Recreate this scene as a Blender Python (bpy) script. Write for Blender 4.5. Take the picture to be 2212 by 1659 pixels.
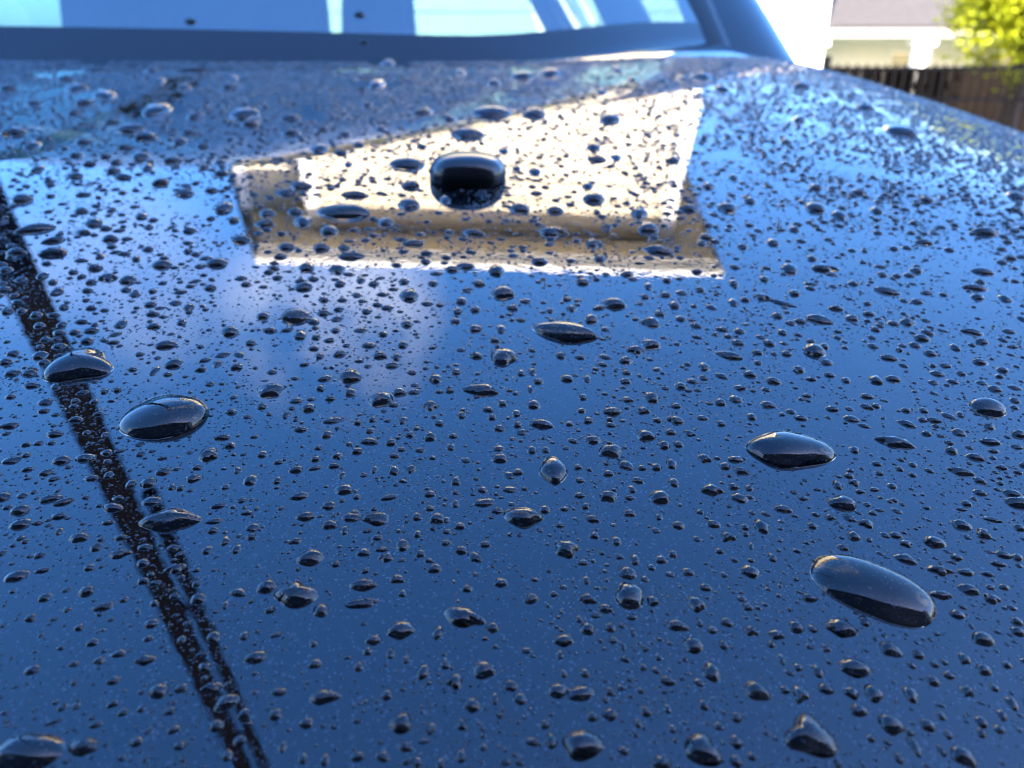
import bpy, bmesh, math, random
import numpy as np
from mathutils import Vector, Matrix, noise
R = math.radians
rng = np.random.default_rng(11)
random.seed(5)
for o in list(bpy.data.objects):
    bpy.data.objects.remove(o)
sc = bpy.context.scene
COL = sc.collection

# ---------------------------------------------------------------- camera
PW, PH, FPX = 2212.0, 1659.0, 1671.0          # picture frame in which positions were measured
PITCH = R(22.1)
CAM = np.array([0.0, 0.0, 1.10])
cd = bpy.data.cameras.new('camera'); cam = bpy.data.objects.new('camera', cd); COL.objects.link(cam)
cam.location = CAM; cam.rotation_euler = (R(90)-PITCH, 0, 0)
cd.sensor_width = 36.0; cd.lens = 36.0*FPX/PW
cd.clip_start = 0.005; cd.clip_end = 2000
cd.dof.use_dof = True; cd.dof.focus_distance = 0.138; cd.dof.aperture_fstop = 21.0
sc.camera = cam

# ---------------------------------------------------------------- sky, sun, exposure
SUN_EL, SUN_AZ = 27.0, 30.0                    # sun behind the camera, to the right
sdir = Vector((math.sin(R(SUN_AZ))*math.cos(R(SUN_EL)), -math.cos(R(SUN_AZ))*math.cos(R(SUN_EL)), math.sin(R(SUN_EL))))
w = bpy.data.worlds.new('World'); sc.world = w; w.use_nodes = True
nt = w.node_tree; nt.nodes.clear()
out = nt.nodes.new('ShaderNodeOutputWorld'); bg = nt.nodes.new('ShaderNodeBackground')
sky = nt.nodes.new('ShaderNodeTexSky'); sky.sky_type = 'NISHITA'; sky.sun_disc = False
sky.sun_elevation = R(SUN_EL); sky.sun_rotation = math.atan2(sdir.x, sdir.y)
sky.ozone_density = 3.2; sky.air_density = 1.0; sky.dust_density = 3.2
# a torn fair-weather cloud beyond the house and a few more round the sky
tc = nt.nodes.new('ShaderNodeTexCoord')
nz = nt.nodes.new('ShaderNodeTexNoise'); nz.inputs['Scale'].default_value = 5.0; nz.inputs['Detail'].default_value = 6; nz.inputs['Roughness'].default_value = 0.55
nt.links.new(tc.outputs['Generated'], nz.inputs['Vector'])
prev = None
for az, el, size, amt in ((-15, 35.5, 9, 1.0), (-31, 31, 9, 0.3), (75, 30, 14, 0.8), (140, 40, 16, 0.8), (-110, 28, 15, 0.8), (-150, 50, 12, 0.6)):
    dv = nt.nodes.new('ShaderNodeVectorMath'); dv.operation = 'DOT_PRODUCT'
    dv.inputs[1].default_value = (math.sin(R(az))*math.cos(R(el)), math.cos(R(az))*math.cos(R(el)), math.sin(R(el)))
    nt.links.new(tc.outputs['Generated'], dv.inputs[0])
    mr = nt.nodes.new('ShaderNodeMapRange'); mr.interpolation_type = 'SMOOTHSTEP'
    mr.inputs['From Min'].default_value = math.cos(R(size)); mr.inputs['From Max'].default_value = 1.0; mr.inputs['To Max'].default_value = amt
    nt.links.new(dv.outputs['Value'], mr.inputs['Value'])
    if prev is None: prev = mr.outputs[0]
    else:
        ad = nt.nodes.new('ShaderNodeMath'); ad.operation = 'ADD'; nt.links.new(prev, ad.inputs[0]); nt.links.new(mr.outputs[0], ad.inputs[1]); prev = ad.outputs[0]
cr = nt.nodes.new('ShaderNodeMapRange'); cr.interpolation_type = 'SMOOTHSTEP'; cr.inputs['From Min'].default_value = 0.36; cr.inputs['From Max'].default_value = 0.62
nt.links.new(nz.outputs['Fac'], cr.inputs['Value'])
mu = nt.nodes.new('ShaderNodeMath'); mu.operation = 'MULTIPLY'; nt.links.new(cr.outputs[0], mu.inputs[0]); nt.links.new(prev, mu.inputs[1])
ms = nt.nodes.new('ShaderNodeMath'); ms.operation = 'MULTIPLY'; ms.inputs[1].default_value = 0.38; nt.links.new(mu.outputs[0], ms.inputs[0])
mx = nt.nodes.new('ShaderNodeMixRGB'); mx.inputs[2].default_value = (6.0, 6.0, 6.6, 1)
nt.links.new(ms.outputs[0], mx.inputs[0])
gm = nt.nodes.new('ShaderNodeHueSaturation'); gm.inputs['Saturation'].default_value = 1.29
tn = nt.nodes.new('ShaderNodeMixRGB'); tn.blend_type = 'MULTIPLY'; tn.inputs[0].default_value = 1.0; tn.inputs[2].default_value = (1.0, 0.95, 1.08, 1)
nt.links.new(sky.outputs[0], gm.inputs['Color']); nt.links.new(gm.outputs[0], tn.inputs[1]); nt.links.new(tn.outputs[0], mx.inputs[1])
nt.links.new(mx.outputs[0], bg.inputs[0]); bg.inputs[1].default_value = 0.12
nt.links.new(bg.outputs[0], out.inputs[0])
sl = bpy.data.lights.new('sun', 'SUN'); sun = bpy.data.objects.new('sun', sl); COL.objects.link(sun)
sl.energy = 3.5; sl.angle = R(0.5); sl.color = (1.0, 0.90, 0.74)
sun.rotation_euler = sdir.to_track_quat('Z', 'Y').to_euler(); sun.location = sdir*30
vs = sc.view_settings; vs.view_transform = 'Standard'; vs.look = 'None'; vs.gamma = 1.0; vs.use_curve_mapping = False
vs.exposure = 3.5
cy = sc.cycles
cy.max_bounces = 10; cy.transmission_bounces = 8; cy.transparent_max_bounces = 10; cy.glossy_bounces = 6
cy.sample_clamp_indirect = 4.0; cy.caustics_reflective = True; cy.caustics_refractive = True
cy.use_denoising = True; cy.filter_width = 1.0

# ---------------------------------------------------------------- helpers
def link(o, parent=None):
    COL.objects.link(o)
    if parent is not None: o.parent = parent
    return o
def tag(o, label=None, cat=None, group=None, kind=None):
    if label: o['label'] = label
    if cat: o['category'] = cat
    if group: o['group'] = group
    if kind: o['kind'] = kind
    return o
def empty(name, loc=(0,0,0)):
    o = bpy.data.objects.new(name, None); o.location = loc; o.empty_display_size = 0.1
    return link(o)
def attach(o, parent):
    # parts are modelled in world coordinates under a root Empty; sub-parts under parts that sit at the world origin
    o.parent = parent
    o.matrix_parent_inverse = Matrix.Translation(-Vector(parent.location)) if parent.parent is None else Matrix.Identity(4)
def mesh_obj(name, verts, faces, mat, parent=None, smooth=False):
    m = bpy.data.meshes.new(name); m.from_pydata([tuple(map(float, v)) for v in verts], [], faces); m.update()
    if smooth: m.shade_smooth()
    o = bpy.data.objects.new(name, m)
    if mat: m.materials.append(mat)
    link(o)
    if parent is not None:
        attach(o, parent)
    return o
def bm_obj(name, bm, mat, parent=None, smooth=False):
    m = bpy.data.meshes.new(name); bm.to_mesh(m); bm.free()
    if smooth: m.shade_smooth()
    m.materials.append(mat); o = bpy.data.objects.new(name, m); link(o)
    if parent is not None:
        attach(o, parent)
    return o
def add_box(bm, lo, hi, bevel=0.0):
    lo = Vector(lo); hi = Vector(hi); c = (lo+hi)/2; s = hi-lo
    r = bmesh.ops.create_cube(bm, size=1, matrix=Matrix.Translation(c) @ Matrix.Diagonal((s.x, s.y, s.z, 1)))
    if bevel > 0:
        es = list({e for v in r['verts'] for e in v.link_edges})
        bmesh.ops.bevel(bm, geom=es, offset=bevel, segments=2, profile=0.6, affect='EDGES')
def box(name, lo, hi, mat, parent=None, bevel=0.0):
    bm = bmesh.new(); add_box(bm, lo, hi, bevel); return bm_obj(name, bm, mat, parent)
def tube_mesh(bm, pts, radii, seg=10):
    rings = []
    for i, p in enumerate(pts):
        p = Vector(p); a = Vector(pts[max(i-1, 0)]); b = Vector(pts[min(i+1, len(pts)-1)])
        t = (b-a).normalized(); u = t.orthogonal().normalized(); v = t.cross(u)
        if rings:   # keep frames aligned
            u = (pu - t*pu.dot(t)).normalized(); v = t.cross(u)
        pu = u
        rings.append([bm.verts.new(p + (u*math.cos(k*2*math.pi/seg) + v*math.sin(k*2*math.pi/seg))*radii[i]) for k in range(seg)])
    for r0, r1 in zip(rings, rings[1:]):
        for k in range(seg):
            bm.faces.new((r0[k], r0[(k+1) % seg], r1[(k+1) % seg], r1[k]))
    bm.faces.new(list(reversed(rings[0]))); bm.faces.new(rings[-1])
def tube(name, pts, radii, mat, parent=None, seg=10):
    bm = bmesh.new(); tube_mesh(bm, pts, radii, seg); return bm_obj(name, bm, mat, parent, smooth=True)
def grid_obj(name, P, mat, parent=None, smooth=True, flip=False):
    """P: array (n, m, 3) of surface points"""
    n, m = P.shape[:2]
    idx = np.arange(n*m).reshape(n, m)
    q = np.stack([idx[:-1, :-1], idx[1:, :-1], idx[1:, 1:], idx[:-1, 1:]], -1).reshape(-1, 4)
    if flip: q = q[:, ::-1]
    me = bpy.data.meshes.new(name)
    me.vertices.add(n*m); me.vertices.foreach_set('co', P.reshape(-1).astype(np.float32))
    me.loops.add(q.size); me.loops.foreach_set('vertex_index', q.reshape(-1).astype(np.int32))
    me.polygons.add(len(q)); me.polygons.foreach_set('loop_start', np.arange(0, q.size, 4, dtype=np.int32))
    me.update(calc_edges=True); me.validate()
    if smooth: me.shade_smooth()
    me.materials.append(mat); o = bpy.data.objects.new(name, me); link(o)
    if parent is not None:
        attach(o, parent)
    return o

# ---------------------------------------------------------------- materials
def mat(name, col, rough=0.6, metal=0.0, var=0.0, vscale=8.0, bump=0.0, bscale=40.0, col2=None, coat=0.0, spec=0.5):
    m = bpy.data.materials.new(name); m.use_nodes = True; n = m.node_tree; b = n.nodes['Principled BSDF']
    b.inputs['Roughness'].default_value = rough; b.inputs['Metallic'].default_value = metal
    b.inputs['Coat Weight'].default_value = coat; b.inputs['Specular IOR Level'].default_value = spec
    c = (*col, 1)
    if var > 0 or col2:
        t = n.nodes.new('ShaderNodeTexCoord'); z = n.nodes.new('ShaderNodeTexNoise'); z.inputs['Scale'].default_value = vscale
        z.inputs['Detail'].default_value = 5
        rp = n.nodes.new('ShaderNodeValToRGB'); rp.color_ramp.elements[0].position = 0.3; rp.color_ramp.elements[1].position = 0.7
        c2 = col2 or tuple(min(1, x*(1+var)) for x in col); c1 = col if col2 else tuple(x*(1-var) for x in col)
        rp.color_ramp.elements[0].color = (*c1, 1); rp.color_ramp.elements[1].color = (*c2, 1)
        n.links.new(t.outputs['Object'], z.inputs['Vector']); n.links.new(z.outputs['Fac'], rp.inputs[0]); n.links.new(rp.outputs[0], b.inputs['Base Color'])
    else:
        b.inputs['Base Color'].default_value = c
    if bump > 0:
        t = n.nodes.new('ShaderNodeTexCoord'); z = n.nodes.new('ShaderNodeTexNoise'); z.inputs['Scale'].default_value = bscale; z.inputs['Detail'].default_value = 4
        bp = n.nodes.new('ShaderNodeBump'); bp.inputs['Strength'].default_value = bump; bp.inputs['Distance'].default_value = 0.01
        n.links.new(t.outputs['Object'], z.inputs['Vector']); n.links.new(z.outputs['Fac'], bp.inputs['Height']); n.links.new(bp.outputs[0], b.inputs['Normal'])
    return m
def paint_mat(wet=False):
    # wet: the same paint under water, where the clear coat has next to no reflection of its own
    m = bpy.data.materials.new('wetted_car_paint' if wet else 'metallic_car_paint'); m.use_nodes = True; n = m.node_tree; b = n.nodes['Principled BSDF']
    t = n.nodes.new('ShaderNodeTexCoord')
    v = n.nodes.new('ShaderNodeTexVoronoi'); v.inputs['Scale'].default_value = 3500
    n.links.new(t.outputs['Object'], v.inputs['Vector'])
    # each flake: its own tilt and brightness
    rp = n.nodes.new('ShaderNodeValToRGB'); e = rp.color_ramp.elements
    e[0].position = 0.0; e[0].color = (0.0012, 0.0014, 0.0022, 1); e[1].position = 1.0; e[1].color = (0.042, 0.049, 0.066, 1)
    k = rp.color_ramp.elements.new(0.90); k.color = (0.0020, 0.0024, 0.0038, 1)
    sp = n.nodes.new('ShaderNodeSeparateColor'); n.links.new(v.outputs['Color'], sp.inputs[0]); n.links.new(sp.outputs[0], rp.inputs[0])
    n.links.new(rp.outputs[0], b.inputs['Base Color'])
    g = n.nodes.new('ShaderNodeNewGeometry')
    vm = n.nodes.new('ShaderNodeVectorMath'); vm.operation = 'SUBTRACT'; vm.inputs[1].default_value = (.5, .5, .5); n.links.new(v.outputs['Color'], vm.inputs[0])
    sm = n.nodes.new('ShaderNodeVectorMath'); sm.operation = 'SCALE'; sm.inputs['Scale'].default_value = 0.9; n.links.new(vm.outputs[0], sm.inputs[0])
    ad = n.nodes.new('ShaderNodeVectorMath'); ad.operation = 'ADD'; n.links.new(g.outputs['Normal'], ad.inputs[0]); n.links.new(sm.outputs[0], ad.inputs[1])
    no = n.nodes.new('ShaderNodeVectorMath'); no.operation = 'NORMALIZE'; n.links.new(ad.outputs[0], no.inputs[0])
    n.links.new(no.outputs[0], b.inputs['Normal'])
    b.inputs['Metallic'].default_value = 0.0; b.inputs['Roughness'].default_value = 0.5; b.inputs['Specular IOR Level'].default_value = 0.0
    b.inputs['Coat Weight'].default_value = 0.12 if wet else 1.0; b.inputs['Coat Roughness'].default_value = 0.0; b.inputs['Coat IOR'].default_value = 1.4 if wet else 1.72
    z = n.nodes.new('ShaderNodeTexNoise'); z.inputs['Scale'].default_value = 210; z.inputs['Detail'].default_value = 2
    n.links.new(t.outputs['Object'], z.inputs['Vector'])
    bp = n.nodes.new('ShaderNodeBump'); bp.inputs['Strength'].default_value = 1.0; bp.inputs['Distance'].default_value = 0.000010
    n.links.new(z.outputs['Fac'], bp.inputs['Height']); n.links.new(bp.outputs[0], b.inputs['Coat Normal'])
    return m
def thin_glass(name, tint, ior=1.5):
    m = bpy.data.materials.new(name); m.use_nodes = True; n = m.node_tree; n.nodes.remove(n.nodes['Principled BSDF'])
    o = n.nodes['Material Output']; mix = n.nodes.new('ShaderNodeMixShader'); fr = n.nodes.new('ShaderNodeFresnel'); fr.inputs[0].default_value = ior
    ge = n.nodes.new('ShaderNodeNewGeometry'); mr_ = n.nodes.new('ShaderNodeMapRange'); mr_.inputs['To Min'].default_value = ior; mr_.inputs['To Max'].default_value = 1/ior
    n.links.new(ge.outputs['Backfacing'], mr_.inputs['Value']); n.links.new(mr_.outputs[0], fr.inputs[0])
    tr = n.nodes.new('ShaderNodeBsdfTransparent'); tr.inputs[0].default_value = (*tint, 1); gl = n.nodes.new('ShaderNodeBsdfGlossy'); gl.inputs['Roughness'].default_value = 0.0
    n.links.new(fr.outputs[0], mix.inputs[0]); n.links.new(tr.outputs[0], mix.inputs[1]); n.links.new(gl.outputs[0], mix.inputs[2]); n.links.new(mix.outputs[0], o.inputs[0])
    return m
def water_mat():
    m = bpy.data.materials.new('clear_water'); m.use_nodes = True; b = m.node_tree.nodes['Principled BSDF']
    b.inputs['Base Color'].default_value = (1, 1, 1, 1); b.inputs['Roughness'].default_value = 0.0
    b.inputs['IOR'].default_value = 1.47; b.inputs['Transmission Weight'].default_value = 1.0
    return m
M = dict(
    paint=paint_mat(), wet=paint_mat(True), water=water_mat(),
    glass=thin_glass('windscreen_glass', (0.30, 0.46, 0.46), 3.4), pane=thin_glass('side_glass', (0.42, 0.60, 0.55)),
    frit=mat('black_ceramic_band', (0.012, 0.013, 0.016), 0.02, spec=0.55),
    plastic=mat('black_plastic', (0.010, 0.011, 0.014), 0.16, bump=0.03, bscale=900),
    trim=mat('black_rubber_trim', (0.015, 0.015, 0.017), 0.35), chrome=mat('chrome_trim', (0.7, 0.7, 0.72), 0.12, 1.0),
    seat=mat('grey_seat_cloth', (0.08, 0.09, 0.10), 0.9, var=0.15, vscale=30), lining=mat('pale_headlining', (0.30, 0.31, 0.31), 0.9, var=0.05),
    dash=mat('dark_dashboard', (0.010, 0.011, 0.012), 0.7), tyre=mat('tyre_rubber', (0.02, 0.02, 0.02), 0.85), rim=mat('alloy_rim', (0.5, 0.5, 0.52), 0.3, 1.0),
    siding=mat('cream_siding', (0.60, 0.53, 0.39), 0.75, var=0.05, vscale=3, bump=0.05, bscale=60), white=mat('white_trim_paint', (0.80, 0.79, 0.76), 0.55, var=0.03),
    grey=mat('shaded_white_trim', (0.22, 0.21, 0.22), 0.7, var=0.05),  # porch fascia: shade on white trim put into the colour
    tan=mat('tan_siding', (0.38, 0.33, 0.24), 0.8, var=0.05, vscale=3, bump=0.05, bscale=60),
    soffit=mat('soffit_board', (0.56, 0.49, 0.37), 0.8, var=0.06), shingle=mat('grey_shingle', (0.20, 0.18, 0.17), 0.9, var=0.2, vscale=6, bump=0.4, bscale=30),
    stucco=mat('pale_stucco', (0.66, 0.65, 0.62), 0.9, var=0.05, bump=0.15, bscale=60), render=mat('white_render', (0.80, 0.80, 0.78), 0.85, var=0.04, bump=0.1, bscale=50),
    teal=mat('dark_window_glass', (0.10, 0.17, 0.17), 0.08), iron=mat('black_iron', (0.008, 0.008, 0.009), 0.6, spec=0.1), bark=mat('dark_bark', (0.035, 0.028, 0.022), 0.95, var=0.3, vscale=20, bump=0.6, bscale=40),
    post=mat('dark_painted_steel', (0.004, 0.004, 0.005), 0.9, spec=0.0), brick=mat('dark_brick', (0.030, 0.024, 0.023), 0.9, var=0.25, vscale=12, bump=0.3, bscale=40),
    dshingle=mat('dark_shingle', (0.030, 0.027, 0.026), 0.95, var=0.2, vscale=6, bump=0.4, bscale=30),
    boards=mat('dark_stained_boards', (0.008, 0.006, 0.005), 0.95, var=0.35, vscale=5, spec=0.0),
    gdoor=mat('brown_garage_door', (0.020, 0.019, 0.019), 0.7, var=0.1),
    concrete=mat('driveway_concrete', (0.46, 0.44, 0.40), 0.9, var=0.12, vscale=1.5, bump=0.3, bscale=60), grass=mat('lawn_ground', (0.05, 0.075, 0.025), 0.95, var=0.3, vscale=4, bump=0.8, bscale=80),
    soil=mat('brown_mulch', (0.055, 0.038, 0.028), 0.95, var=0.35, vscale=9, bump=0.8, bscale=50))
def leaf_mat():
    m = mat('yellow_green_leaf', (0.20, 0.27, 0.006), 0.6, col2=(0.46, 0.48, 0.01), vscale=2.5)
    n = m.node_tree; b = n.nodes['Principled BSDF']; o = n.nodes['Material Output']
    tl = n.nodes.new('ShaderNodeBsdfTranslucent'); mixs = n.nodes.new('ShaderNodeMixShader'); mixs.inputs[0].default_value = 0.45
    rp = [x for x in n.nodes if x.type == 'VALTORGB'][0]
    n.links.new(rp.outputs[0], tl.inputs[0]); n.links.new(b.outputs[0], mixs.inputs[1]); n.links.new(tl.outputs[0], mixs.inputs[2]); n.links.new(mixs.outputs[0], o.inputs[0])
    return m
M['leaf'] = leaf_mat()
# ---------------------------------------------------------------- ground
def sheet(name, x0, x1, y0, y1, z, m, n=1):
    o = mesh_obj(name, [(x0, y0, z), (x1, y0, z), (x1, y1, z), (x0, y1, z)], [(0, 1, 2, 3)], m)
    return tag(o, kind='structure')
sheet('lawn_ground', -600, 600, -600, 600, 0.0, M['grass'])
sheet('driveway', -4.6, 3.2, -2.2, 7.9, 0.004, M['concrete'])
sheet('planting_bed', 3.3, 11.0, 8.3, 21.0, 0.008, M['soil'])

# ---------------------------------------------------------------- cream house beyond the car
house = tag(empty('cream_house', (0, 7, 0)), 'cream clapboard house mirrored upside down in the middle of the hood', 'house')
def siding(parent, x0, x1, y, z0, z1, step=0.19, m='siding'):
    z = z0; proto = None
    while z < z1 - 0.01:
        if proto is None:
            v = [(x0, 0, 0), (x1, 0, 0), (x1, -0.022, 0), (x0, -0.022, 0), (x0, 0, step+0.012), (x1, 0, step+0.012), (x1, -0.006, step+0.012), (x0, -0.006, step+0.012)]
            f = [(0, 1, 2, 3), (3, 2, 6, 7), (7, 6, 5, 4), (0, 3, 7, 4), (1, 5, 6, 2), (0, 4, 5, 1)]
            me = bpy.data.meshes.new('plank'); me.from_pydata(v, [], f); me.update(); me.materials.append(M[m]); proto = me
        o = bpy.data.objects.new('plank', proto); link(o); o.location = (0, y, z); o.parent = parent
        o.matrix_parent_inverse = Matrix.Translation(-Vector(parent.location))
        z += step
EW = 4.98                                                     # eave height
box('wall', (-1.95, 7.0, 0), (1.72, 7.9, EW-0.02), M['siding'], house)
siding(house, -1.85, 1.62, 6.995, 0.02, EW-0.25)
box('wall', (-2.72, 7.35, 0), (-1.96, 9.0, EW-0.02), M['siding'], house)
siding(house, -2.62, -1.97, 7.345, 0.02, EW-0.05)
box('wall', (-2.72, 9.001, 0), (1.72, 14.0, EW-0.02), M['siding'], house)
for x in (-1.97, 1.60):
    box('corner_board', (x, 6.96, 0), (x+0.13, 6.993, EW-0.03), M['white'], house)
box('corner_board', (-2.74, 7.305, 0), (-2.63, 7.343, EW-0.03), M['white'], house)
box('frieze_board', (-1.83, 6.965, EW-0.23), (1.59, 6.992, EW-0.03), M['siding'], house)
bm = bmesh.new()
so = [(-2.36, 6.60), (2.12, 6.60), (2.10, 9.0), (-3.30, 9.0), (-3.30, 8.75)]
lo_ = [bm.verts.new((x, y, EW)) for x, y in so]; hi_ = [bm.verts.new((x, y, EW+0.03)) for x, y in so]
bm.faces.new(lo_[::-1]); bm.faces.new(hi_)
for k in range(5): bm.faces.new((lo_[k], lo_[(k+1) % 5], hi_[(k+1) % 5], hi_[k]))
bm_obj('soffit', bm, M['soffit'], house)
box('fascia', (-2.38, 6.56, EW-0.03), (2.14, 6.597, EW+0.08), M['white'], house)
bm = bmesh.new()
prof = [(0, 0.0), (-0.055, 0.0), (-0.11, 0.05), (-0.12, 0.11), (-0.10, 0.11), (-0.095, 0.06), (-0.05, 0.015), (0, 0.015)]
vv = [[bm.verts.new((x, 6.555+p[0]*.8, EW+0.005+p[1]*.7)) for p in prof] for x in (-2.40, 2.18)]
for k in range(len(prof)):
    bm.faces.new((vv[0][k], vv[0][(k+1) % 8], vv[1][(k+1) % 8], vv[1][k]))
bm.faces.new(vv[0][::-1]); bm.faces.new(vv[1])
bm_obj('gutter', bm, M['white'], house)
rp_ = [(-3.4, 8.9, EW+0.125), (-2.9, 7.6, EW+0.125), (-2.44, 6.54, EW+0.09), (2.22, 6.54, EW+0.09), (2.2, 14.6, EW+0.125), (-3.4, 14.6, EW+0.125), (-0.4, 9.2, EW+1.2), (-0.4, 12.0, EW+1.2)]
mesh_obj('roof', rp_, [(2, 3, 6), (3, 4, 7, 6), (4, 5, 7), (5, 0, 6, 7), (0, 1, 6), (1, 2, 6), (0, 5, 4, 3, 2, 1)], M['shingle'], house)


# ---------------------------------------------------------------- white rendered outbuilding beside the windscreen pillar
ob = tag(empty('white_outbuilding', (5, 14, 0)), 'sunlit white rendered outbuilding just right of the windscreen pillar', 'building')
box('wall', (2.9, 14, 0), (5.18, 18, 3.1), M['render'], ob)
mesh_obj('roof', [(2.7, 13.7, 3.1), (5.4, 13.7, 3.1), (5.4, 18.3, 3.1), (2.7, 18.3, 3.1), (4.05, 13.7, 4.0), (4.05, 18.3, 4.0)], [(0, 1, 4), (1, 2, 5, 4), (2, 3, 5), (3, 0, 4, 5), (0, 3, 2, 1)], M['shingle'], ob)

# ---------------------------------------------------------------- house with porch at the right
ph = tag(empty('porch_house', (13, 25, 0.62)), 'grey roofed single-storey house with white porch columns behind the iron fence', 'house')
box('wall', (8.5, 25, 0), (24, 32, 2.75), M['stucco'], ph)
for x in (11.85, 14.6):
    f = box('window', (x-0.65, 24.93, 0.9), (x+0.65, 24.997, 2.25), M['white'], ph)
    box('pane', (x-0.56, 24.915, 0.99), (x-0.02, 24.928, 2.16), M['teal'], f); box('pane', (x+0.02, 24.915, 0.99), (x+0.56, 24.928, 2.16), M['teal'], f)
box('soffit', (8.1, 21.8, 2.52), (24, 25.0, 2.58), M['white'], ph)
box('fascia', (8.1, 21.7, 2.50), (24, 21.79, 2.74), M['grey'], ph)
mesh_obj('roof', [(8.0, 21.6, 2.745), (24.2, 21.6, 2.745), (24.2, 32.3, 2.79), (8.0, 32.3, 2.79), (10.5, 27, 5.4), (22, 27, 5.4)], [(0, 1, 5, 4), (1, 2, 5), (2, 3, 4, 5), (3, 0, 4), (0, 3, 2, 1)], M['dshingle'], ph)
for x in (7.9, 10.67, 14.3, 18.2):
    c = tube('porch_column', [(x, 22.0, 0.15), (x, 22.0, 2.44)], [0.24, 0.22], M['white'], ph, 14)
    box('capital', (x-0.30, 21.801, 2.30), (x+0.30, 22.24, 2.449), M['white'], c)
    box('plinth', (x-0.25, 21.75, 0.0), (x+0.25, 22.25, 0.15), M['white'], c)

ph.location.z = 0.0   # the whole house stands 0.62 m lower, down the slope
# ---------------------------------------------------------------- iron fence
FY = 9.0
fence = tag(empty('iron_fence', (6, FY, 0)), 'black iron picket fence in front of the porch house', 'fence')
pm = bmesh.new(); add_box(pm, (-0.010, -0.010, 0.08), (0.010, 0.010, 1.16)); me = bpy.data.meshes.new('picket'); pm.to_mesh(me); pm.free(); me.materials.append(M['iron'])
x = 3.4
while x < 8.2:
    o = bpy.data.objects.new('picket', me); link(o); o.location = (x, FY, 0); o.parent = fence; o.matrix_parent_inverse = Matrix.Translation(-Vector(fence.location)); x += 0.105
for z in (0.16, 0.80, 1.11):
    box('rail', (3.35, FY-0.018, z-0.018), (8.25, FY-0.0105, z+0.022), M['iron'], fence)
for x in (3.36, 5.8, 8.2):
    box('post', (x-0.035, FY-0.09, 0), (x+0.035, FY-0.02, 1.24), M['iron'], fence, 0.006)
box('cap', (5.755, FY-0.1, 1.241), (5.845, FY-0.01, 1.27), M['iron'], fence)

# ---------------------------------------------------------------- small tree
tr = tag(empty('young_tree', (5.82, 9.6, 0)), 'small tree with bright yellow-green leaves behind the iron fence', 'tree')
tube('trunk', [(5.82, 9.6, -0.05), (5.81, 9.6, 0.5), (5.84, 9.62, 1.0), (5.82, 9.6, 1.5), (5.9, 9.6, 2.4)], [0.15, 0.125, 0.115, 0.09, 0.03], M['bark'], tr)
for k in range(9):
    a = k*2.4; z0 = 1.2 + 0.12*k; l = 0.75
    p0 = Vector((5.82, 9.6, z0)); p1 = p0 + Vector((math.cos(a)*l*.5, math.sin(a)*l*.5, .25)); p2 = p0 + Vector((math.cos(a)*l, math.sin(a)*l, .65))
    tube('limb', [p0, p1, p2], [0.03, 0.02, 0.008], M['bark'], tr, 6)
verts = []; faces = []
for c in range(210):
    d = Vector((random.gauss(0, 1), random.gauss(0, 1), random.gauss(0, .8))).normalized()*random.uniform(.25, 1)
    cc = Vector((5.82, 9.6, 1.95)) + Vector((d.x*.92, d.y*.92, d.z*.95))
    rr = random.uniform(.12, .26)
    for k in range(60):
        p = cc + Vector((random.gauss(0, 1), random.gauss(0, 1), random.gauss(0, 1)))*rr*.55
        s = random.uniform(.03, .06); u = Vector((random.gauss(0, 1), random.gauss(0, 1), random.gauss(0, 1))).normalized(); v = u.orthogonal().normalized()
        i = len(verts); verts += [p-u*s, p+v*s*.5, p+u*s, p-v*s*.5]; faces.append((i, i+1, i+2, i+3))
mesh_obj('crown', verts, faces, M['leaf'], tr)

# ---------------------------------------------------------------- brown board fence behind the iron one
bf = tag(empty('board_fence', (6, 10.9, 0)), 'dark brown board fence seen through the black iron pickets', 'fence')
bmm = bmesh.new(); add_box(bmm, (-0.068, -0.011, 0.03), (0.068, 0.011, 1.12), 0.004); me = bpy.data.meshes.new('board'); bmm.to_mesh(me); bmm.free(); me.materials.append(M['boards'])
x = 3.9
while x < 9.4:
    o = bpy.data.objects.new('board', me); link(o); o.location = (x, 10.9+random.uniform(-.006, .006), random.uniform(-.015, .015)); o.parent = bf; o.matrix_parent_inverse = Matrix.Translation(-Vector(bf.location)); x += 0.146
for z in (0.3, 0.9): box('rail', (3.8, 10.92, z-.04), (9.5, 10.96, z+.04), M['boards'], bf)
# ---------------------------------------------------------------- unseen house added off to the right, behind the viewer, to shade the fences
th = tag(empty('added_shade_house', (13.5, -4, 0)), 'added unseen house behind the viewer to the right that shades the fences', 'house')
box('wall', (10, -7, 0), (17.5, -2, 7.6), M['stucco'], th)
for x in (11, 13.2, 15.4):
    for z in (1.0, 4.4):
        f = box('window', (x, -1.999, z), (x+1.1, -1.93, z+1.4), M['white'], th); box('pane', (x+.08, -1.929, z+.08), (x+1.02, -1.915, z+1.32), M['teal'], f)
mesh_obj('roof', [(9.6, -1.6, 7.6), (17.9, -1.6, 7.6), (17.9, -7.4, 7.6), (9.6, -7.4, 7.6), (11.6, -4.5, 9.0), (15.9, -4.5, 9.0)], [(0, 1, 5, 4), (1, 2, 5), (2, 3, 4, 5), (3, 0, 4), (0, 3, 2, 1)], M['shingle'], th)

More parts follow.
